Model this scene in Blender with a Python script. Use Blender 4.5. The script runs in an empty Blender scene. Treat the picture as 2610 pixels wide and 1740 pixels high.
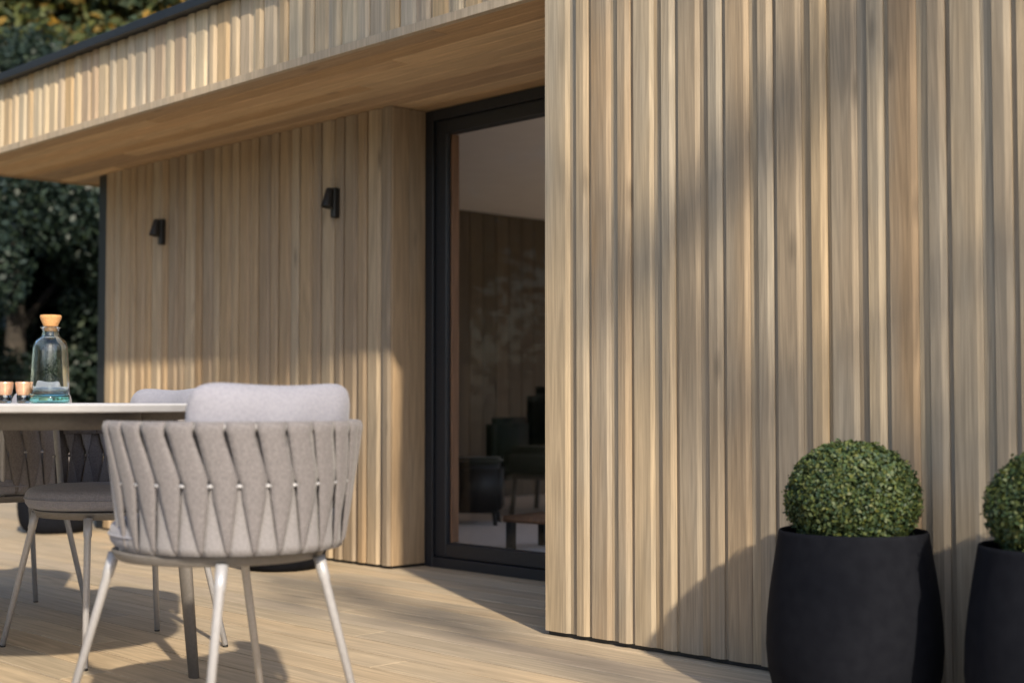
import bpy, bmesh, math, random
import numpy as np
from mathutils import Vector, Matrix
R = math.radians
rng = random.Random(7)
scene = bpy.context.scene
COL = scene.collection

# ------------------------------------------------------------------ camera, light, exposure
# world: X = along the facade (towards the right of the picture), Y = into the house, Z = up
cam = bpy.data.cameras.new('camera')
camo = bpy.data.objects.new('camera', cam); COL.objects.link(camo); scene.camera = camo
camo.location = (0, 0, 0.765)
camo.rotation_euler = (R(90 + 2.3516), 0, R(90 - 43.683))
cam.sensor_width = 36; cam.lens = 49.84
cam.clip_start = 0.05; cam.clip_end = 600
cam.dof.use_dof = True; cam.dof.focus_distance = 4.4; cam.dof.aperture_fstop = 2.3

SUN_AZ, SUN_EL = 24.8, 32.2
to_sun = Vector((math.cos(R(SUN_EL)) * math.cos(R(SUN_AZ)), -math.cos(R(SUN_EL)) * math.sin(R(SUN_AZ)), math.sin(R(SUN_EL))))
sun = bpy.data.lights.new('sun', 'SUN'); sun.energy = 3.7; sun.angle = R(1.2); sun.color = (1.0, 0.87, 0.68)
suno = bpy.data.objects.new('sun', sun); COL.objects.link(suno)
suno.rotation_euler = to_sun.to_track_quat('Z', 'Y').to_euler(); suno.location = (6, -3, 8)
w = bpy.data.worlds.new('World'); scene.world = w; w.use_nodes = True
wn = w.node_tree.nodes; wl = w.node_tree.links
bg = wn['Background']; sky = wn.new('ShaderNodeTexSky'); sky.sky_type = 'NISHITA'; sky.sun_disc = False
sky.sun_elevation = R(SUN_EL); sky.sun_rotation = R(90 + SUN_AZ); sky.air_density = 1.0; sky.dust_density = 1.2
wl.new(sky.outputs[0], bg.inputs[0]); bg.inputs[1].default_value = 0.14
scene.view_settings.view_transform = 'Standard'; scene.view_settings.look = 'None'
scene.view_settings.exposure = 0.7; scene.view_settings.gamma = 1.0; scene.view_settings.use_curve_mapping = False
scene.render.engine = 'CYCLES'
scene.cycles.max_bounces = 10; scene.cycles.diffuse_bounces = 5; scene.cycles.transmission_bounces = 8
scene.cycles.transparent_max_bounces = 12
scene.cycles.use_denoising = True

# ------------------------------------------------------------------ fitted dimensions (metres)
V1, V2, V3 = 3.306, 4.057, 4.254      # planes: front wall + fascia, recessed wall, door
UC, UP, UE, UW = 3.30, 5.05, 8.20, 7.73   # corner of front wall, right end of recessed wall, roof end, wall end (X = -u)
ZS, ZR = 2.11, 2.49                   # soffit, top of fascia boards
PER = 0.18

# ------------------------------------------------------------------ materials
def mat(name, col, rough=0.6, metal=0.0, spec=0.5):
    m = bpy.data.materials.new(name); m.use_nodes = True
    b = m.node_tree.nodes['Principled BSDF']
    b.inputs['Base Color'].default_value = (*col, 1); b.inputs['Roughness'].default_value = rough
    b.inputs['Metallic'].default_value = metal; b.inputs['Specular IOR Level'].default_value = spec
    return m, m.node_tree.nodes, m.node_tree.links, b

def wood(name, base, var, scale=(40, 40, 1.6), rough=0.62, grey=0.25, axis='Z', bump=0.25, greycol=(0.35, 0.315, 0.255)):
    """timber: every board shifts the grain and takes its own tone; long streaks, cathedral figure, greying patches, knots"""
    m, n, l, b = mat(name, base, rough)
    tc = n.new('ShaderNodeTexCoord'); oi = n.new('ShaderNodeObjectInfo')
    mul = n.new('ShaderNodeMath'); mul.operation = 'MULTIPLY'; mul.inputs[1].default_value = 61.7
    l.new(oi.outputs['Random'], mul.inputs[0])
    comb = n.new('ShaderNodeCombineXYZ')
    l.new(mul.outputs[0], comb.inputs[0]); l.new(mul.outputs[0], comb.inputs[1]); l.new(mul.outputs[0], comb.inputs[2])
    add = n.new('ShaderNodeVectorMath'); add.operation = 'ADD'
    l.new(tc.outputs['Object'], add.inputs[0]); l.new(comb.outputs[0], add.inputs[1])
    mp = n.new('ShaderNodeMapping'); mp.inputs['Scale'].default_value = scale; l.new(add.outputs[0], mp.inputs[0])
    fine = n.new('ShaderNodeTexNoise'); fine.inputs['Scale'].default_value = 4.6; fine.inputs['Detail'].default_value = 7
    fine.inputs['Roughness'].default_value = 0.62; l.new(mp.outputs[0], fine.inputs[0])
    mp2 = n.new('ShaderNodeMapping')
    s2 = tuple(v * 0.55 for v in scale); mp2.inputs['Scale'].default_value = s2; l.new(add.outputs[0], mp2.inputs[0])
    wv = n.new('ShaderNodeTexNoise'); wv.inputs['Scale'].default_value = 0.8; wv.inputs['Detail'].default_value = 2
    wv.inputs['Distortion'].default_value = 1.4; l.new(mp2.outputs[0], wv.inputs[0])
    rings = n.new('ShaderNodeMath'); rings.operation = 'MULTIPLY'; rings.inputs[1].default_value = 34; l.new(wv.outputs[0], rings.inputs[0])
    sn = n.new('ShaderNodeMath'); sn.operation = 'SINE'; l.new(rings.outputs[0], sn.inputs[0])
    mr = n.new('ShaderNodeMapRange'); mr.inputs[1].default_value = -1; mr.inputs[2].default_value = 1
    mr.inputs[3].default_value = 0.86; mr.inputs[4].default_value = 1.05; l.new(sn.outputs[0], mr.inputs[0])
    cr = n.new('ShaderNodeMapRange'); cr.inputs[1].default_value = 0.3; cr.inputs[2].default_value = 0.7
    cr.inputs[3].default_value = 0.80; cr.inputs[4].default_value = 1.13; l.new(fine.outputs[0], cr.inputs[0])
    # per board tone
    ramp = n.new('ShaderNodeValToRGB'); l.new(oi.outputs['Random'], ramp.inputs[0])
    e = ramp.color_ramp.elements; ramp.color_ramp.interpolation = 'CONSTANT'
    e[0].position = 0; e[0].color = (*base, 1)
    e[1].position = 0.86; e[1].color = (*var[-1], 1)
    k = len(var)
    for i, c in enumerate(var[:-1]):
        q = e.new((i + 1) / (k + 1)); q.color = (*c, 1)
    # grey weathering, long soft patches
    mp3 = n.new('ShaderNodeMapping'); mp3.inputs['Scale'].default_value = tuple(max(0.8, v * 0.12) for v in scale)
    l.new(add.outputs[0], mp3.inputs[0])
    gr = n.new('ShaderNodeTexNoise'); gr.inputs['Scale'].default_value = 1.1; gr.inputs['Detail'].default_value = 3; l.new(mp3.outputs[0], gr.inputs[0])
    gm = n.new('ShaderNodeMapRange'); gm.inputs[1].default_value = 0.42; gm.inputs[2].default_value = 0.66
    gm.inputs[3].default_value = 0; gm.inputs[4].default_value = grey; l.new(gr.outputs[0], gm.inputs[0])
    mg = n.new('ShaderNodeMix'); mg.data_type = 'RGBA'; l.new(gm.outputs[0], mg.inputs[0]); l.new(ramp.outputs[0], mg.inputs[6])
    mg.inputs[7].default_value = (*greycol, 1)
    # knots
    mp4 = n.new('ShaderNodeMapping'); mp4.inputs['Scale'].default_value = tuple(7 if v > 10 else 1.9 for v in scale); l.new(add.outputs[0], mp4.inputs[0])
    vo = n.new('ShaderNodeTexVoronoi'); vo.inputs['Scale'].default_value = 1.0; l.new(mp4.outputs[0], vo.inputs[0])
    km = n.new('ShaderNodeMapRange'); km.inputs[1].default_value = 0.03; km.inputs[2].default_value = 0.12
    km.inputs[3].default_value = 0.62; km.inputs[4].default_value = 1.0; l.new(vo.outputs[0], km.inputs[0])
    m1 = n.new('ShaderNodeMath'); m1.operation = 'MULTIPLY'; l.new(mr.outputs[0], m1.inputs[0]); l.new(cr.outputs[0], m1.inputs[1])
    m2 = n.new('ShaderNodeMath'); m2.operation = 'MULTIPLY'; l.new(m1.outputs[0], m2.inputs[0]); l.new(km.outputs[0], m2.inputs[1])
    vm = n.new('ShaderNodeVectorMath'); vm.operation = 'SCALE'; l.new(mg.outputs[2], vm.inputs[0]); l.new(m2.outputs[0], vm.inputs['Scale'])
    l.new(vm.outputs[0], b.inputs['Base Color'])
    bp = n.new('ShaderNodeBump'); bp.inputs['Strength'].default_value = bump; bp.inputs['Distance'].default_value = 0.002
    l.new(fine.outputs[0], bp.inputs['Height']); l.new(bp.outputs[0], b.inputs['Normal'])
    return m

def speck(name, c1, c2, scale, rough=0.7, bump=0.2, dist=0.001, metal=0.0, spec=0.5):
    m, n, l, b = mat(name, c1, rough, metal, spec)
    tc = n.new('ShaderNodeTexCoord'); no = n.new('ShaderNodeTexNoise'); no.inputs['Scale'].default_value = scale
    no.inputs['Detail'].default_value = 5; l.new(tc.outputs['Object'], no.inputs[0])
    mx = n.new('ShaderNodeMix'); mx.data_type = 'RGBA'; mx.inputs[6].default_value = (*c1, 1); mx.inputs[7].default_value = (*c2, 1)
    mr = n.new('ShaderNodeMapRange'); mr.inputs[1].default_value = 0.35; mr.inputs[2].default_value = 0.65
    l.new(no.outputs[0], mr.inputs[0]); l.new(mr.outputs[0], mx.inputs[0]); l.new(mx.outputs[2], b.inputs['Base Color'])
    if bump:
        bp = n.new('ShaderNodeBump'); bp.inputs['Strength'].default_value = bump; bp.inputs['Distance'].default_value = dist
        l.new(no.outputs[0], bp.inputs['Height']); l.new(bp.outputs[0], b.inputs['Normal'])
    return m

def fabric(name, c1, c2, scale=420):
    m, n, l, b = mat(name, c1, 0.9, 0, 0.2)
    tc = n.new('ShaderNodeTexCoord')
    hs = []
    for ax in (0, 1):
        mp = n.new('ShaderNodeMapping'); mp.inputs['Scale'].default_value = (scale, scale, scale * 0.25) if ax else (scale * 0.3, scale * 0.3, scale)
        l.new(tc.outputs['Object'], mp.inputs[0]); no = n.new('ShaderNodeTexNoise'); no.inputs['Scale'].default_value = 1.0
        no.inputs['Detail'].default_value = 2; l.new(mp.outputs[0], no.inputs[0]); hs.append(no)
    ad = n.new('ShaderNodeMath'); ad.operation = 'ADD'; l.new(hs[0].outputs[0], ad.inputs[0]); l.new(hs[1].outputs[0], ad.inputs[1])
    mr = n.new('ShaderNodeMapRange'); mr.inputs[1].default_value = 0.8; mr.inputs[2].default_value = 1.2; l.new(ad.outputs[0], mr.inputs[0])
    mx = n.new('ShaderNodeMix'); mx.data_type = 'RGBA'; mx.inputs[6].default_value = (*c1, 1); mx.inputs[7].default_value = (*c2, 1)
    l.new(mr.outputs[0], mx.inputs[0]); l.new(mx.outputs[2], b.inputs['Base Color'])
    bp = n.new('ShaderNodeBump'); bp.inputs['Strength'].default_value = 0.5; bp.inputs['Distance'].default_value = 0.0012
    l.new(ad.outputs[0], bp.inputs['Height']); l.new(bp.outputs[0], b.inputs['Normal'])
    b.inputs['Sheen Weight'].default_value = 0.15
    return m

def leaves(name, cols, rough=0.5, trans=0.35):
    m, n, l, b = mat(name, cols[0], rough)
    ge = n.new('ShaderNodeNewGeometry'); rp = n.new('ShaderNodeValToRGB'); l.new(ge.outputs['Random Per Island'], rp.inputs[0])
    e = rp.color_ramp.elements; e[0].position = 0; e[0].color = (*cols[0], 1); e[1].position = 1; e[1].color = (*cols[-1], 1)
    for i, c in enumerate(cols[1:-1]):
        q = e.new((i + 1) / (len(cols) - 1)); q.color = (*c, 1)
    l.new(rp.outputs[0], b.inputs['Base Color'])
    tr = n.new('ShaderNodeBsdfTranslucent'); l.new(rp.outputs[0], tr.inputs[0])
    mx = n.new('ShaderNodeMixShader'); mx.inputs[0].default_value = trans
    out = n['Material Output']; l.new(b.outputs[0], mx.inputs[1]); l.new(tr.outputs[0], mx.inputs[2]); l.new(mx.outputs[0], out.inputs[0])
    return m

W_BASE = (0.40, 0.295, 0.18)
W_VAR = [(0.36, 0.27, 0.175), (0.42, 0.315, 0.195), (0.33, 0.26, 0.18), (0.40, 0.31, 0.205), (0.35, 0.245, 0.145), (0.43, 0.335, 0.22), (0.33, 0.245, 0.155)]
M_WALL = wood('cedar_cladding', W_BASE, W_VAR, (38, 38, 1.3), grey=0.6)
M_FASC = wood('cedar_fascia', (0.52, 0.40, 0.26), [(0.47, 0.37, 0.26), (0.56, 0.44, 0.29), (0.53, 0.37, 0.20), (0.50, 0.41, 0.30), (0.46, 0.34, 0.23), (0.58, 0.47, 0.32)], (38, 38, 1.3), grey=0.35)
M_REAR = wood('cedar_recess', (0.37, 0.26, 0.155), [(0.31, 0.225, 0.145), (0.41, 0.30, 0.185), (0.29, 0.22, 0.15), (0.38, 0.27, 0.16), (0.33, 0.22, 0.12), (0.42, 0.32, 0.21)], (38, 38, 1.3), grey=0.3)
M_SOFF = wood('cedar_soffit', (0.60, 0.39, 0.21), [(0.44, 0.29, 0.165), (0.66, 0.45, 0.25), (0.38, 0.25, 0.145), (0.60, 0.41, 0.23), (0.50, 0.315, 0.16)], (1.3, 38, 38), grey=0.1)
M_DECK = wood('deck_timber', (0.52, 0.415, 0.285), [(0.46, 0.375, 0.265), (0.56, 0.45, 0.31), (0.44, 0.36, 0.26), (0.53, 0.41, 0.27), (0.49, 0.40, 0.295)], (1.0, 20, 20), grey=0.5, bump=0.2, greycol=(0.40, 0.34, 0.26))
M_DARKWOOD = wood('stained_boards', (0.10, 0.07, 0.043), [(0.09, 0.063, 0.04), (0.115, 0.08, 0.05), (0.083, 0.06, 0.038)], (38, 38, 1.3), grey=0.1, greycol=(0.1, 0.08, 0.06))
M_JAMB = wood('oak_lining', (0.26, 0.13, 0.07), [(0.25, 0.13, 0.07), (0.27, 0.14, 0.08)], (38, 38, 1.3), grey=0.0)
M_FLOOR = wood('room_floor', (0.68, 0.58, 0.51), [(0.66, 0.56, 0.50), (0.70, 0.60, 0.53), (0.65, 0.56, 0.50)], (1.2, 30, 30), grey=0.1, rough=0.45)
M_ANTH = speck('anthracite_metal', (0.014, 0.016, 0.020), (0.018, 0.020, 0.025), 60, 0.45, 0.05)
M_BLACK = speck('black_lamp_metal', (0.012, 0.012, 0.012), (0.018, 0.017, 0.016), 80, 0.5, 0.05)
M_POT = speck('black_fibrestone', (0.0052, 0.006, 0.0095), (0.0075, 0.0085, 0.0125), 34, 0.85, 0.25, 0.0008, spec=0.12)
M_SOIL = speck('soil', (0.03, 0.02, 0.013), (0.06, 0.042, 0.03), 90, 0.95, 0.9, 0.01)
M_STRAP = fabric('taupe_strap', (0.15, 0.14, 0.145), (0.215, 0.20, 0.205))
M_STRAP_LIT = fabric('taupe_strap_lit', (0.21, 0.20, 0.21), (0.27, 0.26, 0.27))  # same fabric as the outer straps, sunlit brightness put into its colour
M_CUSH = fabric('pale_grey_cushion', (0.24, 0.24, 0.285), (0.29, 0.29, 0.335), 300)
M_SEAT = fabric('grey_seat_fabric', (0.22, 0.22, 0.26), (0.28, 0.28, 0.32), 300)
M_METAL = speck('pale_powder_coat', (0.40, 0.40, 0.42), (0.44, 0.44, 0.46), 120, 0.35, 0.05, metal=0.2)
M_TAUPE = speck('taupe_powder_coat', (0.15, 0.14, 0.13), (0.175, 0.16, 0.15), 120, 0.45, 0.05)
M_TOP = speck('pale_ceramic', (0.50, 0.50, 0.52), (0.55, 0.55, 0.57), 14, 0.4, 0.03)
M_CORK = speck('cork', (0.50, 0.24, 0.085), (0.60, 0.32, 0.13), 220, 0.85, 0.6, 0.001)
M_COPPER = speck('copper_tint', (0.62, 0.36, 0.22), (0.72, 0.46, 0.30), 60, 0.25, 0.05, metal=0.5)
M_CEIL = speck('plaster', (0.76, 0.69, 0.63), (0.79, 0.72, 0.66), 6, 0.9, 0.05)
M_WHITE = speck('outer_render', (0.5, 0.46, 0.4), (0.55, 0.5, 0.44), 20, 0.9, 0.1)
M_GREEN = fabric('dark_green_velvet', (0.009, 0.014, 0.011), (0.015, 0.023, 0.018), 200)
M_GREY = fabric('grey_green_fabric', (0.04, 0.043, 0.035), (0.06, 0.062, 0.053), 200)
M_RUG = fabric('pale_rug', (0.55, 0.48, 0.46), (0.64, 0.57, 0.55), 90)
M_GRASS = speck('lawn', (0.035, 0.055, 0.016), (0.065, 0.085, 0.03), 3, 0.95, 0.8, 0.05)
M_BARK = speck('bark', (0.03, 0.025, 0.02), (0.06, 0.05, 0.04), 14, 0.95, 1.0, 0.03)
M_LEAF_DARK = leaves('evergreen_leaves', [(0.020, 0.036, 0.030), (0.024, 0.042, 0.030), (0.028, 0.046, 0.028), (0.022, 0.040, 0.036), (0.042, 0.062, 0.028)])
M_LEAF_MID = leaves('green_leaves', [(0.03, 0.055, 0.035), (0.05, 0.08, 0.035), (0.09, 0.12, 0.035), (0.04, 0.065, 0.05), (0.15, 0.165, 0.03)])
M_LEAF_AUT = leaves('autumn_leaves', [(0.04, 0.07, 0.045), (0.13, 0.14, 0.03), (0.05, 0.08, 0.045), (0.30, 0.17, 0.02), (0.04, 0.07, 0.05), (0.07, 0.10, 0.05), (0.16, 0.16, 0.04)])
M_LEAF_BOX = leaves('box_leaves', [(0.022, 0.048, 0.026), (0.048, 0.09, 0.034), (0.10, 0.13, 0.03), (0.04, 0.08, 0.045), (0.135, 0.145, 0.03), (0.06, 0.105, 0.035)], 0.55, 0.2)
M_LEAF_CORE = speck('hedge_core', (0.008, 0.014, 0.006), (0.015, 0.024, 0.01), 60, 0.95, 0.8, 0.01)

def glass(name, col=(1, 1, 1), rough=0.0, ior=1.5):
    m, n, l, b = mat(name, col, rough); b.inputs['Transmission Weight'].default_value = 1.0; b.inputs['IOR'].default_value = ior
    return m
M_GLASS = glass('bottle_glass', (0.93, 0.985, 0.975))
M_AQUA = glass('aqua_glass', (0.36, 0.95, 0.90))
M_WATER = glass('clear_tumbler', (0.86, 0.95, 0.99), 0.03)
# window pane: real thin sheet, clear with a fresnel reflection
M_PANE, _n, _l, _b = mat('window_pane', (1, 1, 1), 0.0)
_t = _n.new('ShaderNodeBsdfTransparent'); _t.inputs[0].default_value = (0.96, 0.96, 0.95, 1)
_g = _n.new('ShaderNodeBsdfGlossy'); _g.inputs['Roughness'].default_value = 0.0
_f = _n.new('ShaderNodeLayerWeight'); _p = _n.new('ShaderNodeMath'); _p.operation = 'POWER'; _p.inputs[1].default_value = 5
_q = _n.new('ShaderNodeMath'); _q.operation = 'MULTIPLY_ADD'; _q.inputs[1].default_value = 0.7; _q.inputs[2].default_value = 0.008
_l.new(_f.outputs['Facing'], _p.inputs[0]); _l.new(_p.outputs[0], _q.inputs[0]); _x = _n.new('ShaderNodeMixShader')
_l.new(_q.outputs[0], _x.inputs[0]); _l.new(_t.outputs[0], _x.inputs[1]); _l.new(_g.outputs[0], _x.inputs[2])
_l.new(_x.outputs[0], _n['Material Output'].inputs[0])

# ------------------------------------------------------------------ mesh helpers
def link(name, me, m, parent=None, loc=(0, 0, 0), rot=(0, 0, 0)):
    o = bpy.data.objects.new(name, me); COL.objects.link(o)
    if m and not me.materials: me.materials.append(m)
    o.location = loc; o.rotation_euler = rot
    if parent: o.parent = parent
    return o
def empty(name, loc=(0, 0, 0), rz=0.0, parent=None):
    o = bpy.data.objects.new(name, None); COL.objects.link(o); o.location = loc; o.rotation_euler = (0, 0, rz)
    o.empty_display_size = 0.1
    if parent: o.parent = parent
    return o
def tag(o, label=None, cat=None, group=None, kind=None):
    if label: o['label'] = label
    if cat: o['category'] = cat
    if group: o['group'] = group
    if kind: o['kind'] = kind
    return o
def smooth(me, on=True):
    for p in me.polygons: p.use_smooth = on
    return me
def pydata(name, v, f, sm=False):
    me = bpy.data.meshes.new(name); me.from_pydata([tuple(p) for p in v], [], f); me.update()
    if sm: smooth(me)
    return me
def box(x0, x1, y0, y1, z0, z1, bev=0.0, name='box'):
    bm = bmesh.new()
    vs = [bm.verts.new((x, y, z)) for z in (z0, z1) for y in (y0, y1) for x in (x0, x1)]
    for f in ((0, 2, 3, 1), (4, 5, 7, 6), (0, 1, 5, 4), (2, 6, 7, 3), (0, 4, 6, 2), (1, 3, 7, 5)):
        bm.faces.new([vs[i] for i in f])
    if bev: bmesh.ops.bevel(bm, geom=bm.edges[:], offset=bev, segments=1, affect='EDGES')
    bmesh.ops.recalc_face_normals(bm, faces=bm.faces[:])
    me = bpy.data.meshes.new(name); bm.to_mesh(me); bm.free(); return me
def lathe(prof, seg=40, name='lathe', closed=False):
    v = []; f = []; n = len(prof)
    for i in range(seg):
        a = 2 * math.pi * i / seg
        for r, z in prof: v.append((r * math.cos(a), r * math.sin(a), z))
    for i in range(seg):
        j = (i + 1) % seg
        for k in range(n - 1 if not closed else n):
            k2 = (k + 1) % n
            f.append((i * n + k, j * n + k, j * n + k2, i * n + k2))
    me = pydata(name, v, f, True)
    bm = bmesh.new(); bm.from_mesh(me); bmesh.ops.remove_doubles(bm, verts=bm.verts[:], dist=1e-6)
    bmesh.ops.recalc_face_normals(bm, faces=bm.faces[:]); bm.to_mesh(me); bm.free(); return me
def tube(pts, rad, seg=12, closed=False, name='tube', caps=True):
    """round tube along a path; rad a number or a list"""
    pts = [Vector(p) for p in pts]; n = len(pts); v = []; f = []
    rads = rad if isinstance(rad, (list, tuple)) else [rad] * n
    ref = Vector((0, 0, 1))
    for i, p in enumerate(pts):
        a = pts[(i - 1) % n] if (closed or i > 0) else p; b = pts[(i + 1) % n] if (closed or i < n - 1) else p
        t = (b - a).normalized()
        up = ref if abs(t.dot(ref)) < 0.95 else Vector((1, 0, 0))
        s = t.cross(up).normalized(); q = s.cross(t)
        for k in range(seg):
            an = 2 * math.pi * k / seg
            v.append(p + (s * math.cos(an) + q * math.sin(an)) * rads[i])
    m = n if closed else n - 1
    for i in range(m):
        j = (i + 1) % n
        for k in range(seg):
            k2 = (k + 1) % seg
            f.append((i * seg + k, i * seg + k2, j * seg + k2, j * seg + k))
    if not closed and caps:
        f.append(tuple(range(seg - 1, -1, -1))); f.append(tuple((n - 1) * seg + k for k in range(seg)))
    me = pydata(name, v, f, True); return me
def extrude_profile(prof, z0, z1, name='board'):
    """closed polygon in (x, y) extruded along z"""
    n = len(prof); v = [(x, y, z0) for x, y in prof] + [(x, y, z1) for x, y in prof]
    f = [(i, (i + 1) % n, n + (i + 1) % n, n + i) for i in range(n)]
    f += [tuple(range(n - 1, -1, -1)), tuple(range(n, 2 * n))]
    me = pydata(name, v, f)
    bm = bmesh.new(); bm.from_mesh(me); bmesh.ops.recalc_face_normals(bm, faces=bm.faces[:]); bm.to_mesh(me); bm.free()
    return me
def X(u): return -u

# ------------------------------------------------------------------ setting: ground, deck
ground = link('ground', pydata('ground', [(-220, -220, -0.2), (220, -220, -0.2), (220, 220, -0.2), (-220, 220, -0.2)], [(0, 1, 2, 3)]), M_GRASS)
tag(ground, kind='structure')
deck = empty('deck', (0, 0, 0)); tag(deck, kind='structure')
link('joist_frame', box(X(11.2), 3.0, -1.6, V3 + 0.9, -0.19, -0.034), M_ANTH, deck)
BW = 0.145
nrow = int((V3 + 0.05 + 1.5) / BW) + 1
cuts = {}
for i in range(nrow + 5):
    y1 = V3 + 0.02 - i * BW + 4 * BW; y0 = y1 - BW + 0.008
    if y1 < -1.5: break
    umax = 11.1; umin = -2.9 if y1 < V3 + 0.05 else 8.0
    us = [umin]; c = umin + 1.2 + (i * 1.37) % 3.2
    while c < umax - 0.5:
        us.append(c); c += 3.6
    us.append(umax)
    dz = rng.uniform(-0.0010, 0)
    for a, b_ in zip(us[:-1], us[1:]):
        L = b_ - a - 0.0018
        key = round(L, 3)
        if key not in cuts: cuts[key] = box(-L / 2, L / 2, -(BW - 0.008) / 2, (BW - 0.008) / 2, -0.03, 0, 0.0011, 'deck_board')
        link('deck_board', cuts[key], M_DECK, deck, (X((a + b_) / 2), (y0 + y1) / 2, dz))

# ------------------------------------------------------------------ house
house = empty('timber_house', (X(5.0), V1, 0))
tag(house, 'low garden house clad in vertical pale timber boards under a thin dark roof edge', 'house')
def part(name, me, m, parent=None):
    o = link(name, me, m, parent or house)
    if (parent or house) is house: o.location = (5.0, -V1, 0)
    return o
# boards: heights toward the viewer are -y; local x=0 is the left edge of the pattern
HW, HR, HN = 0.0125, 0.004, 0.016
def wide_prof(left=0.0, k=1.0):
    return [(left, 0.0), (left, -HW * k + 0.001), (left + 0.001, -HW * k), (0.065, -HW * k), (0.0675, -HW * k + 0.0010), (0.0795, -HR), (0.0798, 0.0)]
def ledge_prof(k=1.0):
    g = 0.0 if k == 1.0 else 0.0022
    return [(0.0800 + g, 0.0), (0.0800 + g, -HR + 0.0006), (0.0806 + g, -HR), (0.1160 - 2 * g, -HR), (0.1160 - 2 * g, 0.0)]
def narrow_prof(k=1.0):
    return [(0.1170, 0.0), (0.1170, -HN * k + 0.001), (0.118, -HN * k), (0.148, -HN * k), (0.1505, -HN * k + 0.0010), (0.1625, -HN * k + 0.0085), (0.164, -0.001), (0.1785 if k == 1.0 else 0.1705, -0.001), (0.1785 if k == 1.0 else 0.1705, 0.0)]
def clad(wall, u_start, u_end, y, z0, z1, m, first_left=0.0, k=1.0):
    h = z1 - z0
    meshes = [(extrude_profile(wide_prof(0, k), 0, h, 'wide_board'), 0.0), (extrude_profile(ledge_prof(k), 0, h, 'ledge_board'), 0.0798), (extrude_profile(narrow_prof(k), 0, h, 'narrow_board'), 0.117)]
    u = u_start; n_ = 0
    while u > u_end + 0.02:
        for i_, (me, off) in enumerate(meshes):
            if n_ == 0 and first_left and i_ == 0: me = extrude_profile(wide_prof(first_left, k), 0, h, 'first_board')
            if u - off < u_end + 0.012: continue
            link('board', me, m, wall, (X(u), y + rng.uniform(-0.0009, 0.0009), z0))
        u -= PER; n_ += 1
Z0 = 0.014
# front wall (the block on the right)
fw = part('front_wall', box(X(UC - 0.001), 0.4, V1 + 0.012, V1 + 0.20, 0.0, ZR + 0.0), M_ANTH)
fw.location = (5.0, -V1, 0)
def child_wall_offset(o, wall):  # wall objects sit in world coordinates: parent chain = house empty + wall offset = identity
    return o
clad(fw, 3.272, -0.4, V1 + 0.009, Z0, ZR, M_WALL, first_left=-0.028)
link('return_board', box(X(UC), X(UC) + 0.02, V1 + 0.0095, V3 - 0.02, Z0, ZS - 0.02), M_REAR, fw, (-0.0, 0, 0))
# recessed wall
rw = part('recessed_wall', box(X(UW - 0.001), X(UP + 0.001), V2 + 0.012, V3 + 0.10, 0.0, ZS - 0.001), M_ANTH)
clad(rw, UW - 0.004, UP + 0.012, V2 + 0.009, Z0, ZS - 0.002, M_REAR, k=1.35)
for i in range(2):   # reveal beside the door
    y0 = V2 + 0.000 + i * 0.098
    link('reveal_board', box(X(UP), X(UP) + 0.016, y0, y0 + 0.0955, Z0, ZS - 0.003, 0.0012), M_REAR, rw)
# dark corner post
part('corner_post', box(X(UW + 0.13), X(UW + 0.003), V2 + 0.012, V2 + 0.15, 0.0, ZS - 0.002, 0.002), M_ANTH)
# fascia
fa = part('fascia', box(X(UE - 0.01), X(UC + 0.001), V1 + 0.012, V1 + 0.05, ZS + 0.021, ZR), M_ANTH)
clad(fa, UE - 0.004, UC + 0.0, V1 + 0.009, ZS + 0.033, ZR, M_FASC)
link('bottom_lath', box(X(UE), X(UC + 0.001), V1 - 0.016, V1 + 0.0145, ZS - 0.002, ZS + 0.032, 0.0015), M_FASC, fa)
link('end_board', box(X(UE + 0.012), X(UE), V1 - 0.012, V2 + 3.0, ZS - 0.010, ZR), M_FASC, fa)
# soffit: boards run along the facade
so = part('soffit', box(X(UE - 0.02), X(UC + 0.002), V1 + 0.02, V3 + 0.2, ZS + 0.020, ZS + 0.045), M_ANTH)
sw = 0.094; y = V1 + 0.013; k = 0
sm_cache = {}
while y < V3 + 0.05:
    cutu = UC + 0.01 + ((k * 2.23) % 4.0) + 0.6
    for a, b_ in ((UC + 0.002, cutu), (cutu, UE - 0.001)):
        L = round(b_ - a - 0.002, 3)
        if L < 0.05: continue
        if L not in sm_cache: sm_cache[L] = box(-L / 2, L / 2, 0.004, sw - 0.004, 0.0, 0.018, 0.003, 'soffit_board')
        link('soffit_board', sm_cache[L], M_SOFF, so, (X((a + b_) / 2), y, ZS + rng.uniform(-0.0008, 0.0008)))
    y += sw; k += 1
y = V3 + 0.12
for i in range(6):      # overhang beyond the end of the wall
    yy = V3 + 0.10 + i * 0.094
    link('soffit_board', box(X(UE - 0.001), X(UW + 0.14), yy, yy + 0.091, ZS, ZS + 0.019, 0.0018), M_SOFF, so)
# roof sheet with a dark drip edge
ro = part('roof', box(X(UE + 0.07), 0.45, V1 - 0.035, 5.0, ZR + 0.004, ZR + 0.030, 0.003), M_ANTH)   # unseen roof opening at the far right, added to brighten the room
link('roof_sheet', box(X(UE + 0.07), X(3.6), 5.0, 9.3, ZR + 0.004, ZR + 0.030), M_ANTH, ro)
link('roof_sheet', box(X(0.4), 0.45, 5.0, 9.3, ZR + 0.004, ZR + 0.030), M_ANTH, ro)
link('roof_sheet', box(X(3.6), X(0.4), 8.4, 9.3, ZR + 0.004, ZR + 0.030), M_ANTH, ro)
link('drip_edge', box(X(UE + 0.075), 0.46, V1 - 0.062, V1 - 0.0355, ZR - 0.004, ZR + 0.036, 0.002), M_ANTH, ro)
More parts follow.
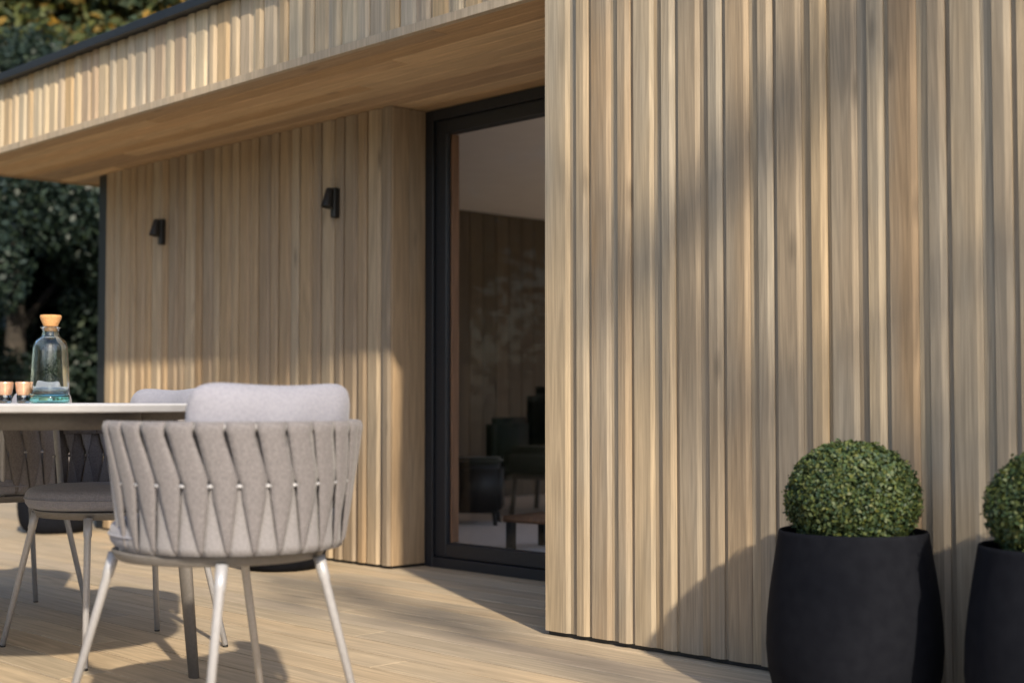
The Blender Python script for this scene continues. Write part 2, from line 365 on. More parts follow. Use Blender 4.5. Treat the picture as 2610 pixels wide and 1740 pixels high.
# outer shell of the house beyond the facade; unseen back and side openings added to light the room
part('end_wall', box(X(UW + 0.001), X(UW - 0.10), V3 + 0.101, 9.0, 0, ZS + 0.02), M_WHITE)
part('back_wall', box(X(UW - 0.10), X(6.4), 9.0, 9.15, 0, ZS + 0.02), M_WHITE)
part('back_wall', box(X(1.2), 0.4, 9.0, 9.15, 0, ZS + 0.02), M_WHITE)
part('side_wall', box(0.28, 0.4, V1 + 0.2, V3 + 0.4, 0, ZR), M_WHITE)
part('header', box(X(UP), X(UC), V3 + 0.06, V3 + 0.2, ZS - 0.02, ZS + 0.06), M_ANTH)
part('cross_wall', box(X(UC), 0.28, V3 + 0.05, V3 + 0.2, 0, ZS + 0.02), M_WHITE)
# room behind the glass
ce = part('ceiling', box(X(UW - 0.10), X(3.6), V3 + 0.2, 9.0, ZS + 0.02, ZS + 0.06), M_CEIL)
link('ceiling_panel', box(X(3.6), 0.28, V3 + 0.2, 5.0, ZS + 0.02, ZS + 0.06), M_CEIL, ce)
link('ceiling_panel', box(X(3.6), 0.28, 8.4, 9.0, ZS + 0.02, ZS + 0.06), M_CEIL, ce)
link('ceiling_panel', box(X(0.4), 0.28, 5.0, 8.4, ZS + 0.02, ZS + 0.06), M_CEIL, ce)
fl = part('room_floor', box(X(UW - 0.10), 0.28, V3 + 0.092, 9.0, 0.0, 0.052), M_FLOOR)
nb = 0; y = V3 + 0.21
iw = part('inner_wall', box(X(UW - 0.10), X(UW - 0.12), V3 + 0.10, 9.0, 0.05, ZS + 0.02), M_ANTH)
mb = box(-0.0, 0.014, 0.002, 0.128, 0, ZS - 0.04, 0.002, 'inner_board'); y = V3 + 0.11
while y < 8.9:
    link('inner_board', mb, M_DARKWOOD, iw, (X(UW - 0.12), y, 0.055)); y += 0.13
# glazed door
DL, DR = UP - 0.003, 3.42
door = part('glazed_door', box(X(DL), X(DL - 0.062), V3, V3 + 0.09, 0, ZS - 0.003, 0.002), M_ANTH)
link('frame_head', box(X(DL - 0.062), X(DR + 0.062), V3, V3 + 0.09, ZS - 0.052, ZS - 0.003, 0.002), M_ANTH, door)
link('frame_sill', box(X(DL - 0.062), X(DR + 0.062), V3, V3 + 0.09, 0.0, 0.046, 0.002), M_ANTH, door)
link('frame_stile', box(X(DR + 0.062), X(DR), V3, V3 + 0.09, 0, ZS - 0.003, 0.002), M_ANTH, door)
a, b_ = DL - 0.065, DR + 0.065
link('sash_stile', box(X(a), X(a - 0.074), V3 + 0.014, V3 + 0.075, 0.049, ZS - 0.055, 0.003), M_ANTH, door)
link('sash_stile', box(X(b_ + 0.092), X(b_), V3 + 0.014, V3 + 0.075, 0.049, ZS - 0.055, 0.003), M_ANTH, door)
link('sash_rail', box(X(a - 0.074), X(b_ + 0.092), V3 + 0.014, V3 + 0.075, ZS - 0.118, ZS - 0.055, 0.003), M_ANTH, door)
link('sash_rail', box(X(a - 0.074), X(b_ + 0.092), V3 + 0.014, V3 + 0.075, 0.049, 0.112, 0.003), M_ANTH, door)
link('pane', box(X(a - 0.072), X(b_ + 0.090), V3 + 0.040, V3 + 0.0405, 0.110, ZS - 0.116), M_PANE, door)
link('timber_bead', box(X(a - 0.0745), X(a - 0.085), V3 + 0.0415, V3 + 0.086, 0.1125, ZS - 0.1185, 0.002), M_JAMB, door)

# ------------------------------------------------------------------ wall lamps
LH = -0.0745
def wall_lamp(label, u, z):
    t = empty('wall_lamp', (X(u), V2 - 0.009, z)); tag(t, label, 'wall lamp', 'two black spotlights on the recessed wall')
    bk = box(-0.018, 0.018, -0.036, 0.0, -0.072, 0.072, 0.006); link('bracket', bk, M_BLACK, t)
    # shade: a flared square-section tube tilted outward
    pr = [(0.0, 0.046), (0.018, 0.046), (0.020, 0.041), (0.029, -0.042), (0.029, -0.046), (0.026, -0.046), (0.017, 0.032), (0.0, 0.034)]
    sh = lathe(pr, 20); o = link('shade', sh, M_BLACK, t, (0, -0.056, 0.020), (R(-13), 0, 0))
    link('stem', tube([(0, -0.034, 0.028), (0, -0.052, 0.028)], 0.008, 10), M_BLACK, t)
    return t
wall_lamp('small black wall spotlight near the door end of the recessed timber wall', 5.44, 1.700)
wall_lamp('small black wall spotlight near the dark corner post end of the recessed wall', 7.05, 1.700)

# ------------------------------------------------------------------ dining chairs
# local frame: chair faces +x, origin on the deck under the seat centre
RB, RT, ZB, ZT = 0.240, 0.277, 0.436, 0.713
def rad(z): 
    t = (z - ZB) / (ZT - ZB); return RB + (RT - RB) * (t ** 0.95 if t > 0 else 0)
def on(theta_deg, z, off=0.0):       # theta from the back (-x), growing to the viewer's right when seen from behind (towards -y local)
    a = R(180) + R(theta_deg); r = rad(max(z, ZB)) + off
    return Vector((r * math.cos(a), r * math.sin(a), z))
SH = Vector((-0.012, -0.013, 0))
PITCH = 13.0; TH = 110.0
def strap_mesh():
    rows = []   # (z, radial offset, left, right) in degrees; local strap centre at theta 0 at the rim
    w = 12.5 / 2
    # inside tail, over the rim, down outside
    rows += [(0.655, -0.012, -w, w), (0.690, -0.013, -w, w), (0.712, -0.010, -w, w), (0.720, -0.002, -w, w), (0.718, 0.006, -w, w), (0.706, 0.0115, -w, w)]
    zs = [0.690, 0.670, 0.645, 0.620, 0.600, 0.588, 0.578]
    for z in zs:
        t = (0.706 - z) / (0.706 - 0.585); t = min(t, 1)
        c = 6.5 * t; hw = w + (6.55 - w) * min(1, t * 1.6)
        if z < 0.60: hw = 5.5
        rows.append((z, 0.011 - 0.002 * t, c - hw + 0.4 * (1 - min(1, t * 1.1)), c + hw - 1.5 * (1 - min(1, t * 1.1))))
    for z in (0.560, 0.535, 0.505, 0.475, 0.452, 0.438):
        t = (0.578 - z) / (0.578 - 0.438)
        l = 6.5 - 6.1 + 6.4 * t; r = 6.5 + 6.1 - 3.9 * t
        rows.append((z, 0.009 - 0.003 * t - (0.006 if z < 0.44 else 0), l, r))
    v = []; f = []; nc = 5
    for z, off, l, r in rows:
        for k in range(nc):
            s = k / (nc - 1); th = l + (r - l) * s
            v.append(on(th, z, off + 0.0035 * (1 - (2 * s - 1) ** 2)))
    for i in range(len(rows) - 1):
        for k in range(nc - 1):
            a = i * nc + k; f.append((a, a + 1, a + nc + 1, a + nc))
    return thick(pydata('strap', v, f, True), 0.0032)
def thick(me, t):
    bm = bmesh.new(); bm.from_mesh(me)
    bmesh.ops.recalc_face_normals(bm, faces=bm.faces[:])
    bmesh.ops.solidify(bm, geom=bm.faces[:], thickness=t)
    bmesh.ops.recalc_face_normals(bm, faces=bm.faces[:])
    bm.to_mesh(me); bm.free(); return smooth(me)
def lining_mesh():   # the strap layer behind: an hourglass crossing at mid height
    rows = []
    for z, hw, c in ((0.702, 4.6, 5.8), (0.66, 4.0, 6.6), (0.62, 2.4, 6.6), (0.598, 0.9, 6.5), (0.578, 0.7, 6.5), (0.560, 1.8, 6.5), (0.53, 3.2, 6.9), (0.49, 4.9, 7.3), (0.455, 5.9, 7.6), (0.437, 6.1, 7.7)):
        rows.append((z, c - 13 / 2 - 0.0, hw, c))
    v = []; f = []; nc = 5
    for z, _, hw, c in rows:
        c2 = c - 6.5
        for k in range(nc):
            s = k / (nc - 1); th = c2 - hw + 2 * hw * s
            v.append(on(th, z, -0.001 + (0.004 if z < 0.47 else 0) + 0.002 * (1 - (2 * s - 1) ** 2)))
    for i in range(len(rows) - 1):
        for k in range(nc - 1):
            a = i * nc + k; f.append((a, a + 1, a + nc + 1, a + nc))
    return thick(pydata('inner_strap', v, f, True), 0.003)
def pillow_mesh(wd, ht, th, n=22, conc=0.012, curve=0.0):
    """soft cushion in the y-z plane, thickness along x"""
    v = []; f = []
    def pt(a, b_, side):
        # superellipse outline mapped from the square
        k = 6.0
        s = (abs(a) ** k + abs(b_) ** k) ** (1 / k) or 1e-9; m_ = max(abs(a), abs(b_)) or 1e-9
        aa, bb = a * m_ / s, b_ * m_ / s
        e = max(0.0, 1 - m_ ** 3.2); puff = e ** 0.5
        corner = abs(aa) ** 3 * abs(bb) ** 3
        y = aa * wd / 2 * (1 - 0.03 * (1 - abs(bb)) ** 1); z = bb * ht / 2 - conc * (1 - aa * aa) * bb
        x = side * th / 2 * puff * (1 - 0.15 * corner) + curve * aa * aa
        x += side * 0.0025 * math.sin(9 * aa + 3 * bb) * e
        return (x, y, z)
    for side in (1, -1):
        for i in range(n + 1):
            for j in range(n + 1):
                a = math.sin((2 * i / n - 1) * math.pi / 2); b_ = math.sin((2 * j / n - 1) * math.pi / 2)
                v.append(pt(a, b_, side))
    N = (n + 1) ** 2
    for sd in (0, 1):
        for i in range(n):
            for j in range(n):
                q = [sd * N + i * (n + 1) + j, sd * N + (i + 1) * (n + 1) + j, sd * N + (i + 1) * (n + 1) + j + 1, sd * N + i * (n + 1) + j + 1]
                f.append(tuple(q if sd == 0 else q[::-1]))
    me = pydata('pillow', v, f, True); bm = bmesh.new(); bm.from_mesh(me)
    bmesh.ops.remove_doubles(bm, verts=bm.verts[:], dist=1e-5); bmesh.ops.recalc_face_normals(bm, faces=bm.faces[:])
    bm.to_mesh(me); bm.free(); return smooth(me)

def make_chair():
    t = empty('woven_armchair')
    sm = strap_mesh(); im = lining_mesh(); th = -TH + 2
    i = 0
    while th <= TH - 6:
        link('strap', sm, M_STRAP, t, SH, rot=(0, 0, R(th)))
        th += PITCH; i += 1
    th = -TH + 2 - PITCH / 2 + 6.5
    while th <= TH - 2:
        link('inner_strap', im, M_STRAP_LIT, t, SH, rot=(0, 0, R(th))); th += PITCH
    arc = [on(a, 0.708, -0.002) for a in np.linspace(-TH - 1, TH + 1, 40)]
    link('top_rail', tube(arc, 0.0085, 10), M_METAL, t, SH)
    bmr = bmesh.new(); th = -TH + 2
    while th <= TH - 4:          # crossing pins where the straps meet at mid height
        q = tube([on(th + 13 + d_, 0.585, 0.0055) for d_ in (-1.5, 0, 1.5)], 0.0042, 8); bmr.from_mesh(q); bpy.data.meshes.remove(q); th += PITCH
    mr_ = bpy.data.meshes.new('middle_rail'); bmr.to_mesh(mr_); bmr.free(); link('middle_rail', smooth(mr_), M_METAL, t, SH)
    for s in (-1, 1):
        a = s * (TH + 1)
        pts = [on(a, 0.43, 0), on(a, 0.50, 0), on(a, 0.58, 0), on(a, 0.66, 0), on(a, 0.70, -0.001), on(a, 0.708, -0.002)]
        link('arm_upright', tube(pts, [0.010] * 5 + [0.0085], 10), M_METAL, t, SH)
    # seat ring: a flat metal band
    prof = [(0.210, 0.412), (0.226, 0.412), (0.229, 0.414), (0.2385, 0.431), (0.2385, 0.434), (0.210, 0.436)]
    o = link('seat_ring', lathe(prof, 56, closed=True), M_TAUPE, t, (0.02, 0, 0))
    link('seat_plate', lathe([(0, 0.420), (0.211, 0.420), (0.211, 0.433), (0, 0.433)], 40), M_TAUPE, t, (0.02, 0, 0))
    cp = [(0, 0.436), (0.218, 0.436), (0.234, 0.441), (0.243, 0.452), (0.246, 0.468), (0.243, 0.484), (0.234, 0.495), (0.216, 0.501), (0.12, 0.505), (0, 0.507)]
    sc = link('seat_cushion', lathe(cp, 56), M_SEAT, t, (0.036, -0.010, 0))
    ring = [(0.2465 * math.cos(a), 0.2465 * math.sin(a), 0.468) for a in np.linspace(0, 2 * math.pi, 61)[:-1]]
    link('piping', tube(ring, 0.0028, 6, True), M_SEAT, sc)
    bc = link('back_cushion', pillow_mesh(0.425, 0.31, 0.105, curve=0.035, conc=0.013), M_CUSH, t, (-0.182, -0.013, 0.655), (0, R(-7), 0))
    for sx, tx, fx, fy, ty in ((1, 0.195, 0.25, 0.27, 0.17), (-1, -0.185, -0.25, 0.208, 0.125)):
        for s in (-1, 1):
            a = Vector((tx, ty * s, 0.418)); b_ = Vector((fx, fy * s, 0.006))
            lg = link('leg', tube([a, a.lerp(b_, 0.12), a.lerp(b_, 0.13), b_], [0.0135, 0.0125, 0.0105, 0.0088], 14), M_METAL, t)
            link('foot_cap', tube([b_, b_ + Vector((0, 0, -0.006))], 0.0085, 12), M_BLACK, lg)
            
    return t
def copy_tree(o, parent=None):
    c = o.copy(); COL.objects.link(c); c.parent = parent
    for ch in list(o.children): copy_tree(ch, c)
    return c
ch1 = make_chair(); ch1.location = (X(2.775), 1.755, 0); ch1.rotation_euler = (0, 0, math.pi)
GC = 'woven armchairs around the dining table'
tag(ch1, 'pale grey woven strap armchair in front, its back with light cushion to the viewer', 'chair', GC)
ch2 = copy_tree(ch1); ch2.location = (X(4.03), 2.17, 0); ch2.rotation_euler = (0, 0, -math.pi / 2)
tag(ch2, 'woven armchair tucked under the table, partly hidden behind the front armchair', 'chair', GC)
ch3 = copy_tree(ch1); ch3.location = (X(4.95), 2.18, 0); ch3.rotation_euler = (0, 0, -math.pi / 2)
tag(ch3, 'farthest woven armchair, cut by the left edge, its cushion behind the bottle', 'chair', GC)

# ------------------------------------------------------------------ table
TU, TV = 4.45, 1.65
def superell(a, b_, n=2.5, seg=96):
    o = []
    for i in range(seg):
        t = 2 * math.pi * i / seg; c, s = math.cos(t), math.sin(t)
        o.append((a * math.copysign(abs(c) ** (2 / n), c), b_ * math.copysign(abs(s) ** (2 / n), s)))
    return o
def slab(rings, name='slab'):
    """rings: list of (scale offset, z, a, b) outlines stacked, capped both ends"""
    v = []; f = []
    seg = 96
    for z, a, b_ in rings:
        v += [(x, y, z) for x, y in superell(a, b_, 2.5, seg)]
    for k in range(len(rings) - 1):
        for i in range(seg):
            j = (i + 1) % seg; f.append((k * seg + i, k * seg + j, (k + 1) * seg + j, (k + 1) * seg + i))
    f.append(tuple(range(seg - 1, -1, -1))); f.append(tuple((len(rings) - 1) * seg + i for i in range(seg)))
    return pydata(name, v, f)
table = empty('dining_table', (X(TU), TV, 0))
tag(table, 'large pale oval dining table with taupe apron behind the front armchair', 'table')
link('tabletop', slab([(0.7355, 1.482, 0.552), (0.738, 1.492, 0.562), (0.7525, 1.5, 0.57), (0.755, 1.498, 0.568)]), M_TOP, table)
v = []; f = []; seg = 96
rings = [(0.692, 1.26, 0.345), (0.735, 1.26, 0.345), (0.735, 1.235, 0.32), (0.692, 1.235, 0.32)]
for z, a, b_ in rings: v += [(x, y_, z) for x, y_ in superell(a, b_, 2.5, seg)]
for k in range(4):
    for i in range(seg):
        j = (i + 1) % seg; k2 = (k + 1) % 4; f.append((k * seg + i, k * seg + j, k2 * seg + j, k2 * seg + i))
link('apron', pydata('apron', v, f, True), M_TAUPE, table)
for sx in (1, -1):
    for sy in (1, -1):
        top = Vector((sx * 0.985, sy * 0.375, 0.70)); ft = Vector((sx * 0.99, sy * 0.441, 0.0))
        vs = []; fs = []
        for q, (p, a, b_) in enumerate(((top, 0.034, 0.020), (ft, 0.019, 0.013))):
            for i in range(20):
                an = 2 * math.pi * i / 20
                vs.append(p + Vector((a * math.cos(an), b_ * math.sin(an), 0)))
        for i in range(20): fs.append((i, (i + 1) % 20, 20 + (i + 1) % 20, 20 + i))
        fs += [tuple(range(19, -1, -1)), tuple(range(20, 40))]
        lg = link('leg', pydata('leg', vs, fs, True), M_TAUPE, table)
        c0 = Vector((sx * 0.80, sy * 0.20, 0)); c1 = Vector((sx * 1.02, sy * 0.40, 0)); d = (c1 - c0).normalized(); nn = Vector((-d.y, d.x, 0)) * 0.032
        vs = [c0 - nn + Vector((0, 0, .697)), c0 + nn + Vector((0, 0, .697)), c1 + nn * .8 + Vector((0, 0, .712)), c1 - nn * .8 + Vector((0, 0, .712))]
        vs += [Vector((p.x, p.y, .7352)) for p in vs]
        link('bracket', pydata('bracket', vs, [(3, 2, 1, 0), (4, 5, 6, 7), (0, 1, 5, 4), (1, 2, 6, 5), (2, 3, 7, 6), (3, 0, 4, 7)]), M_TAUPE, lg)

# ------------------------------------------------------------------ bottle and tumblers
bt = empty('glass_bottle', (X(3.73), 1.79, 0.7552)); tag(bt, 'clear glass bottle with thick aqua base and cork stopper on the table', 'bottle')
outer = [(0.0, 0.0245), (0.049, 0.0245), (0.0522, 0.030), (0.0518, 0.044), (0.0495, 0.10), (0.0465, 0.145), (0.0455, 0.160), (0.041, 0.172), (0.030, 0.180), (0.0245, 0.184), (0.0225, 0.190), (0.0215, 0.200), (0.0225, 0.206), (0.027, 0.208), (0.0275, 0.211), (0.025, 0.213), (0.0195, 0.213)]
inner = [(0.0185, 0.206), (0.0185, 0.190), (0.0205, 0.184), (0.027, 0.177), (0.038, 0.169), (0.0425, 0.158), (0.0435, 0.145), (0.0465, 0.10), (0.049, 0.046), (0.0485, 0.034), (0.045, 0.031), (0.0, 0.030)]
link('body', lathe(outer + inner, 48), M_GLASS, bt)
link('base', lathe([(0.0, 0.0), (0.046, 0.0), (0.0515, 0.002), (0.0535, 0.008), (0.0528, 0.0240), (0.0, 0.0240)], 48), M_AQUA, bt)
link('cork', lathe([(0, 0.200), (0.0175, 0.200), (0.0195, 0.2135), (0.0205, 0.217), (0.0285, 0.236), (0.029, 0.242), (0.0275, 0.2445), (0, 0.245)], 32), M_CORK, bt)
def tumbler(u, v_, label):
    t = empty('glass_tumbler', (X(u), v_, 0.7552)); tag(t, label, 'tumbler', 'small tumblers beside the bottle')
    link('cup', lathe([(0, 0.0), (0.015, 0.0), (0.0175, 0.003), (0.0185, 0.022), (0.0185, 0.0225), (0.0165, 0.0225), (0.0155, 0.008), (0, 0.007)], 32), M_WATER, t)
    link('stopper', lathe([(0, 0.020), (0.0155, 0.0205), (0.0162, 0.0226), (0.0190, 0.028), (0.0225, 0.054), (0.0225, 0.058), (0.0205, 0.0595), (0, 0.0595)], 32), M_COPPER, t)
tumbler(3.775, 1.735, 'small glass with copper-orange top nearer to the bottle')
tumbler(3.815, 1.700, 'small glass with copper-orange top at the left picture edge')

# ------------------------------------------------------------------ planters with clipped box balls
pot_prof = [(0.0, 0.0), (0.148, 0.0), (0.158, 0.004), (0.180, 0.022), (0.200, 0.055), (0.2105, 0.10), (0.2150, 0.155), (0.2125, 0.225), (0.2055, 0.290), (0.1965, 0.350), (0.1875, 0.405), (0.1835, 0.432), (0.1822, 0.439), (0.1795, 0.442), (0.1765, 0.441), (0.174, 0.436), (0.176, 0.405), (0.180, 0.37), (0.0, 0.37)]
pot_me = lathe(pot_prof, 72, 'planter')
soil_me = lathe([(0, 0.371), (0.177, 0.371), (0.177, 0.396), (0.09, 0.404), (0, 0.408)], 40, 'soil')
def leaf_mesh(name, centers, normals, size, fold=0.25, aspect=0.55, seed=1, spread=0.8):
    r = np.random.RandomState(seed); n = len(centers)
    nrm = normals + r.normal(0, spread, (n, 3)); nrm /= np.linalg.norm(nrm, axis=1)[:, None]
    a = r.normal(0, 1, (n, 3)); a -= nrm * (a * nrm).sum(1)[:, None]; a /= np.linalg.norm(a, axis=1)[:, None]
    b_ = np.cross(nrm, a); s = size * r.uniform(0.6, 1.3, n)[:, None]
    p = np.empty((n, 4, 3))
    p[:, 0] = centers - a * s; p[:, 1] = centers + b_ * s * aspect + nrm * s * fold; p[:, 2] = centers + a * s; p[:, 3] = centers - b_ * s * aspect + nrm * s * fold
    me = bpy.data.meshes.new(name); me.vertices.add(n * 4); me.vertices.foreach_set('co', p.reshape(-1))
    me.loops.add(n * 4); me.loops.foreach_set('vertex_index', np.arange(n * 4)); me.polygons.add(n)
    me.polygons.foreach_set('loop_start', np.arange(0, n * 4, 4)); me.polygons.foreach_set('loop_total', np.full(n, 4))
    me.update(); me.validate(); return me
def ball_mesh(seed):
    r = np.random.RandomState(seed); n = 24000
    d = r.normal(0, 1, (n, 3)); d /= np.linalg.norm(d, axis=1)[:, None]
    d = d[d[:, 2] > -0.85]; n = len(d)
    # uneven surface: small tufts
    t = r.normal(0, 1, (260, 3)); t /= np.linalg.norm(t, axis=1)[:, None]
    near = (d @ t.T).max(1); bump = np.clip((near - 0.96) / 0.04, 0, 1) * 0.12
    rr = (0.89 + bump) * r.uniform(0.86, 1.03, n) ** 1
    rr[r.uniform(0, 1, n) < 0.05] += 0.045
    c = d * rr[:, None] * np.array([0.163, 0.163, 0.141]); c[:, 2] += 0.519
    return leaf_mesh('foliage', c, d, 0.0060, seed=seed, spread=0.75)
ball = ball_mesh(3)
bm = bmesh.new(); bmesh.ops.create_icosphere(bm, subdivisions=3, radius=1); 
for vv in bm.verts: vv.co = Vector((vv.co.x * 0.138, vv.co.y * 0.138, vv.co.z * 0.118 + 0.519))
core = bpy.data.meshes.new('core'); bm.to_mesh(core); bm.free(); smooth(core)
stem = tube([(0, 0, 0.40), (0.004, 0, 0.47)], 0.012, 8)
GP, GB = 'tapered black planters along the walls', 'clipped box balls in the black planters'
for u, v_, rz, lp, lb in (
        (1.975, 3.058, 0.3, 'whole matt black tapered planter standing before the lit timber front wall', 'round clipped box ball in the whole black planter, yellow-green on top'),
        (1.435, 3.058, 1.9, 'matt black tapered planter cut off by the right edge of the picture', 'clipped box ball half out of the picture at the right edge'),
        (5.42, 3.72, 3.1, 'black planter mostly hidden behind the front armchair near the door', 'clipped box ball hidden behind the front armchair backrest'),
        (7.80, 3.79, 4.4, 'small looking far black planter beneath the table near the dark corner post', 'clipped box ball far under the table top near the corner post')):
    p = empty('planter', (X(u), v_, 0.0), rz); tag(p, lp, 'planter', GP)
    link('pot', pot_me, M_POT, p); link('soil', soil_me, M_SOIL, p)
    b_ = empty('box_ball', (X(u), v_, 0.0), rz + 1); tag(b_, lb, 'shrub', GB)
    link('foliage', ball, M_LEAF_BOX, b_); link('branches', core, M_LEAF_CORE, b_); link('stem', stem, M_BARK, b_)

# ------------------------------------------------------------------ things in the room
FZ = 0.052
def rounded(x0, x1, y0, y1, z0, z1, r, seg=4):
    bm = bmesh.new(); bmesh.ops.create_cube(bm, size=1)
    for vv in bm.verts: vv.co = Vector(((x0 + x1) / 2 + vv.co.x * (x1 - x0), (y0 + y1) / 2 + vv.co.y * (y1 - y0), (z0 + z1) / 2 + vv.co.z * (z1 - z0)))
    bmesh.ops.bevel(bm, geom=bm.edges[:], offset=r, segments=seg, affect='EDGES')
    me = bpy.data.meshes.new('rounded'); bm.to_mesh(me); bm.free(); return smooth(me)
def at(px, fwd):     # plan position from a column of the 2352-px wide picture and a depth along the view
    r = (px - 1176) / 3256 * fwd
    return (-(0.7232 * fwd - 0.6907 * r), 0.6907 * fwd + 0.7232 * r)
x_, y_ = at(1305, 9.0)
ac = empty('lounge_chair', (x_, y_, FZ), R(28)); tag(ac, 'dark green lounge chair with high back seen through the glass door', 'armchair')
link('seat', rounded(-0.34, 0.34, -0.32, 0.30, 0.22, 0.42, 0.05), M_GREY, ac)
link('backrest', rounded(-0.36, 0.36, 0.20, 0.40, 0.34, 0.80, 0.06), M_GREEN, ac)
for s in (-1, 1):
    link('armrest', rounded(s * 0.40 - 0.055, s * 0.40 + 0.055, -0.32, 0.36, 0.20, 0.60, 0.04), M_GREEN, ac)
    for q in (-1, 1): link('leg', tube([(s * 0.30, 0.02 + q * 0.26, 0.0), (s * 0.28, 0.02 + q * 0.24, 0.22)], 0.016, 10), M_BLACK, ac)
x_, y_ = at(1090, 8.1)
st = empty('footstool', (x_, y_, FZ), R(-47)); tag(st, 'black boxy stool on short legs behind the door glass', 'stool')
link('body', rounded(-0.19, 0.16, -0.16, 0.16, 0.08, 0.345, 0.02), M_BLACK, st)
link('seat_pad', rounded(-0.185, 0.155, -0.155, 0.155, 0.346, 0.385, 0.015), M_GREY, st)
for s in (-1, 1):
    for q in (-1, 1): link('leg', tube([(s * 0.15 - 0.015, q * 0.13, 0.0), (s * 0.14 - 0.015, q * 0.12, 0.10)], 0.012, 8), M_BLACK, st)
x_, y_ = at(1190, 7.3)
rg = link('rug', box(-0.9, 0.9, -0.55, 0.55, 0, 0.012, 0.004), M_RUG, None, (x_, y_, FZ), (0, 0, 0)); tag(rg, 'pale woven rug on the room floor behind the door', 'rug')
x_, y_ = at(1262, 6.7)
tb = empty('side_table', (x_, y_, FZ + 0.012), R(10)); tag(tb, 'low wooden side table at the edge of the door glass', 'table')
link('table_top', rounded(-0.16, 0.16, -0.16, 0.16, 0.13, 0.16, 0.006, 2), M_JAMB, tb)
for s in (-1, 1):
    for q in (-1, 1): link('leg', box(s * 0.13 - 0.018, s * 0.13 + 0.018, q * 0.13 - 0.018, q * 0.13 + 0.018, 0, 0.129, 0.002), M_BLACK, tb)

# ------------------------------------------------------------------ trees
def clusters_mesh(name, cl, per, size, seed, spread=1.0, flat=1.0):
    r = np.random.RandomState(seed); cs = []; ns = []
    for (cx, cy, cz, rr) in cl:
        k = int(per * (rr ** 2)) + 3
        d = r.normal(0, 1, (k, 3)); d /= np.linalg.norm(d, axis=1)[:, None]
        q = r.uniform(0.15, 1, k) ** 0.45
        c = d * (q * rr)[:, None]; c[:, 2] *= flat
        cs.append(c + np.array([cx, cy, cz])); ns.append(d + np.array([0, 0, 0.6]))
    return leaf_mesh(name, np.concatenate(cs), np.concatenate(ns), size, seed=seed + 1, spread=spread)
def trunk_mesh(base, h, r0, limbs, seed):
    rr = random.Random(seed); bm = bmesh.new()
    def add(me):
        b2 = bmesh.new(); b2.from_mesh(me); tmp = bpy.data.meshes.new('t'); b2.to_mesh(tmp); bm.from_mesh(tmp); b2.free()
        bpy.data.meshes.remove(tmp); bpy.data.meshes.remove(me)
    pts = []; x, y0 = base[0], base[1]
    for i in range(8):
        t = i / 7; pts.append((x, y0, base[2] + h * t)); x += rr.uniform(-.05, .05) * h / 5; y0 += rr.uniform(-.05, .05) * h / 5
    add(tube(pts, [r0 * (1.25 if i == 0 else 1 - 0.8 * i / 7) for i in range(8)], 10))
    for L in limbs:
        L = Vector(L); k = min(6, max(2, int(7 * (L.z - base[2]) / h * 0.62))); s = Vector(pts[k])
        m1 = s.lerp(L, 0.5) + Vector((rr.uniform(-.15, .15), rr.uniform(-.15, .15), rr.uniform(-.2, .1)))
        add(tube([s, s.lerp(m1, .5), m1, m1.lerp(L, .5) + Vector((0, 0, .05)), L], [r0 * .38, r0 * .3, r0 * .22, r0 * .14, r0 * .05], 7))
    me = bpy.data.meshes.new('trunk'); bm.to_mesh(me); bm.free(); return smooth(me)
def tree(name, label, loc, h, spread, m, seed, per=1500, size=0.09, ncl=46, low=0.2, group=None, r0=0.16):
    rr = random.Random(seed); cl = []
    for i in range(ncl):
        a = rr.uniform(0, 2 * math.pi); z = rr.uniform(low, 1.0)
        env = math.sin(math.pi * min(1, (z - low + 0.12) / (1.12 - low)) ** 0.8) ** 0.6
        rad_ = spread * env * rr.uniform(0.25, 1.0)
        cl.append((rad_ * math.cos(a), rad_ * math.sin(a), z * h, rr.uniform(0.35, 0.85) * spread / 2.6))
    t = empty(name, loc); tag(t, label, 'tree', group)
    link('trunk', trunk_mesh((0, 0, -0.0), h * 0.9, r0, [c[:3] for c in rr.sample(cl, min(14, ncl))], seed), M_BARK, t)
    link('crown', clusters_mesh('crown', cl, per, size, seed), m, t)
    return t
def P(px, fwd, z=-0.2):
    x_, y_ = at(px, fwd); return (x_, y_, z)
GT = 'trees behind the left end of the house'
tree('evergreen_tree', 'dark dense evergreen behind the carafe at the far left', P(30, 15), 4.3, 2.3, M_LEAF_DARK, 11, 7000, 0.042, 60, 0.06, GT)
tree('evergreen_tree', 'dark evergreen seen between the carafe and the dark corner post', P(205, 17), 4.9, 2.3, M_LEAF_DARK, 12, 7000, 0.042, 60, 0.06, GT)
tree('maple_tree', 'autumn tree with yellow and orange leaves over the left roof end', P(120, 18), 7.4, 2.3, M_LEAF_AUT, 13, 1900, 0.085, 64, 0.35, GT)
tree('broadleaf_tree', 'green tree rising above the dark roof edge beside the autumn tree', P(520, 20), 8.4, 2.7, M_LEAF_MID, 14, 2600, 0.075, 60, 0.25, GT)
tree('broadleaf_tree', 'green leafy tree in the top left picture corner', P(-190, 19), 8.0, 2.3, M_LEAF_MID, 15, 2600, 0.075, 60, 0.1, GT)
# distant woodland all round the garden: one mass
r_ = random.Random(5); cl = []
for i in range(1500):
    a = r_.uniform(0, 2 * math.pi); d_ = r_.uniform(26, 36)
    sunward = math.cos(a - math.atan2(to_sun.y, to_sun.x))
    ang = math.degrees(a) % 360
    hmax = 11.5 if 120 < ang < 250 else 5.0
    cl.append((d_ * math.cos(a), d_ * math.sin(a), r_.uniform(0, 1) ** 0.8 * hmax, r_.uniform(0.9, 1.7)))
wd = link('woodland', clusters_mesh('woodland', cl, 80, 0.2, 21), M_LEAF_MID); tag(wd, 'distant band of dark green woodland round the garden', 'woodland', kind='stuff')

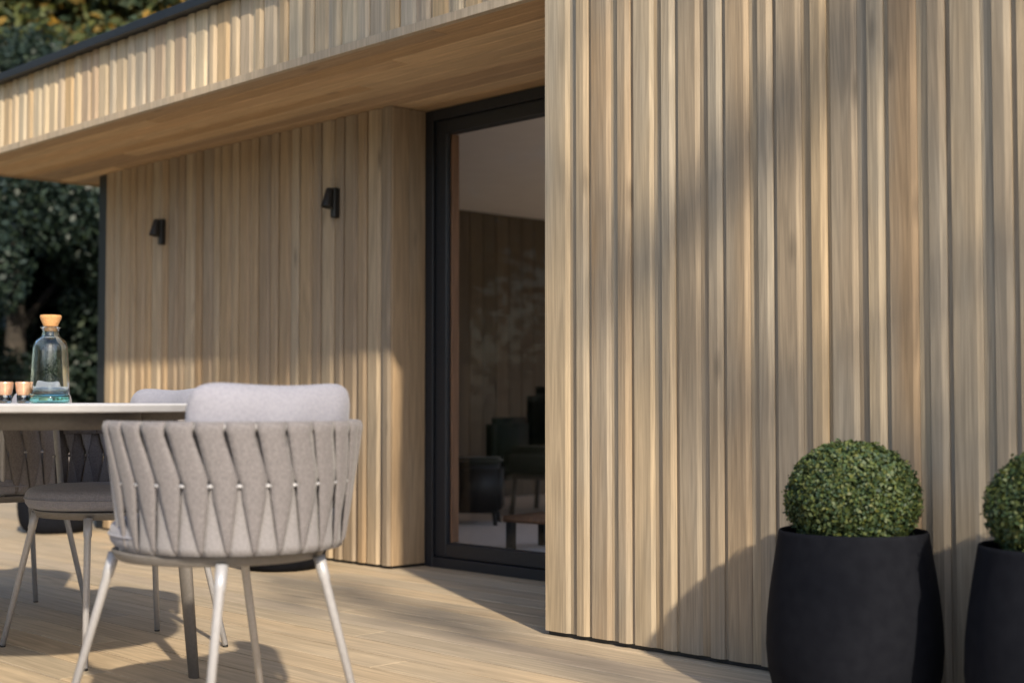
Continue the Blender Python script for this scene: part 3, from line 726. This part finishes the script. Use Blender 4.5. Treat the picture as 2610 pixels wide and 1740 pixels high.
# shade tree behind the viewer: its crown stands between the sun and the facade
def shade_pts():
    pts = []
    def T(u, v_, z, rr, dist):
        p = Vector((X(u), v_, z)) + to_sun * dist; pts.append((p.x, p.y, p.z, rr))
    rr = random.Random(9)
    # the branch band across the front wall
    for u, z, q in ((1.88, 1.95, .15), (2.0, 1.83, .16), (2.15, 1.75, .16), (2.28, 1.62, .15), (2.42, 1.55, .15), (2.55, 1.44, .15), (2.62, 1.30, .12), (2.78, 1.25, .11), (2.92, 1.14, .08), (3.2, 1.0, .07),
                    (1.95, 0.98, .12), (1.80, 0.80, .15), (1.68, 1.12, .13), (1.62, 0.6, .15), (1.9, 0.6, .12), (1.62, 1.85, .09), (3.02, 2.05, .07), (2.55, 2.1, .08), (2.4, 0.8, .07)):
        T(u, V1, z, q, rr.uniform(8.5, 10.5))
    for u in np.arange(3.35, 4.95, 0.16): T(float(u), V1, 2.32 + rr.uniform(-.08, .12), .21, rr.uniform(8.5, 10.5))    # fascia shade
    for u in (5.60, 5.75, 5.95, 6.15, 6.35): T(u, V2, 0.98 - abs(u - 5.75) * 0.1, .15, rr.uniform(8.5, 10.5))         # recessed wall
    for u, v_, q in ((4.8, 3.6, .16), (4.55, 3.5, .16), (4.3, 3.35, .17), (4.05, 3.35, .16), (3.9, 3.2, .15), (3.75, 3.35, .15), (3.55, 3.22, .14), (3.35, 3.12, .12), (3.1, 3.1, .11), (2.85, 3.05, .11), (2.6, 3.08, .12), (2.35, 3.05, .12), (4.45, 3.15, .15), (4.75, 3.3, .14), (5.05, 3.5, .12)):
        T(u, v_, 0, q, rr.uniform(8.5, 10.5))
    for i in range(26): T(rr.uniform(-1.5, 5.5), V1, rr.uniform(2.75, 4.6), rr.uniform(.3, .45), rr.uniform(8.0, 11))
    return pts
sp = shade_pts()
tb0 = Vector((X(0.2), V1, 0)) + to_sun * 9.5
st_ = empty('shade_tree', (tb0.x, tb0.y, -0.2)); tag(st_, 'loose crowned garden tree behind the viewer shading the facade', 'tree')
rel = [(a - tb0.x, b_ - tb0.y, c + 0.2, s) for a, b_, c, s in sp]
link('trunk', trunk_mesh((0, 0, 0), 8.2, 0.14, [c[:3] for c in rel[::6]], 31), M_BARK, st_)
link('crown', clusters_mesh('shade_crown', rel, 1250, 0.045, 32), M_LEAF_MID, st_)
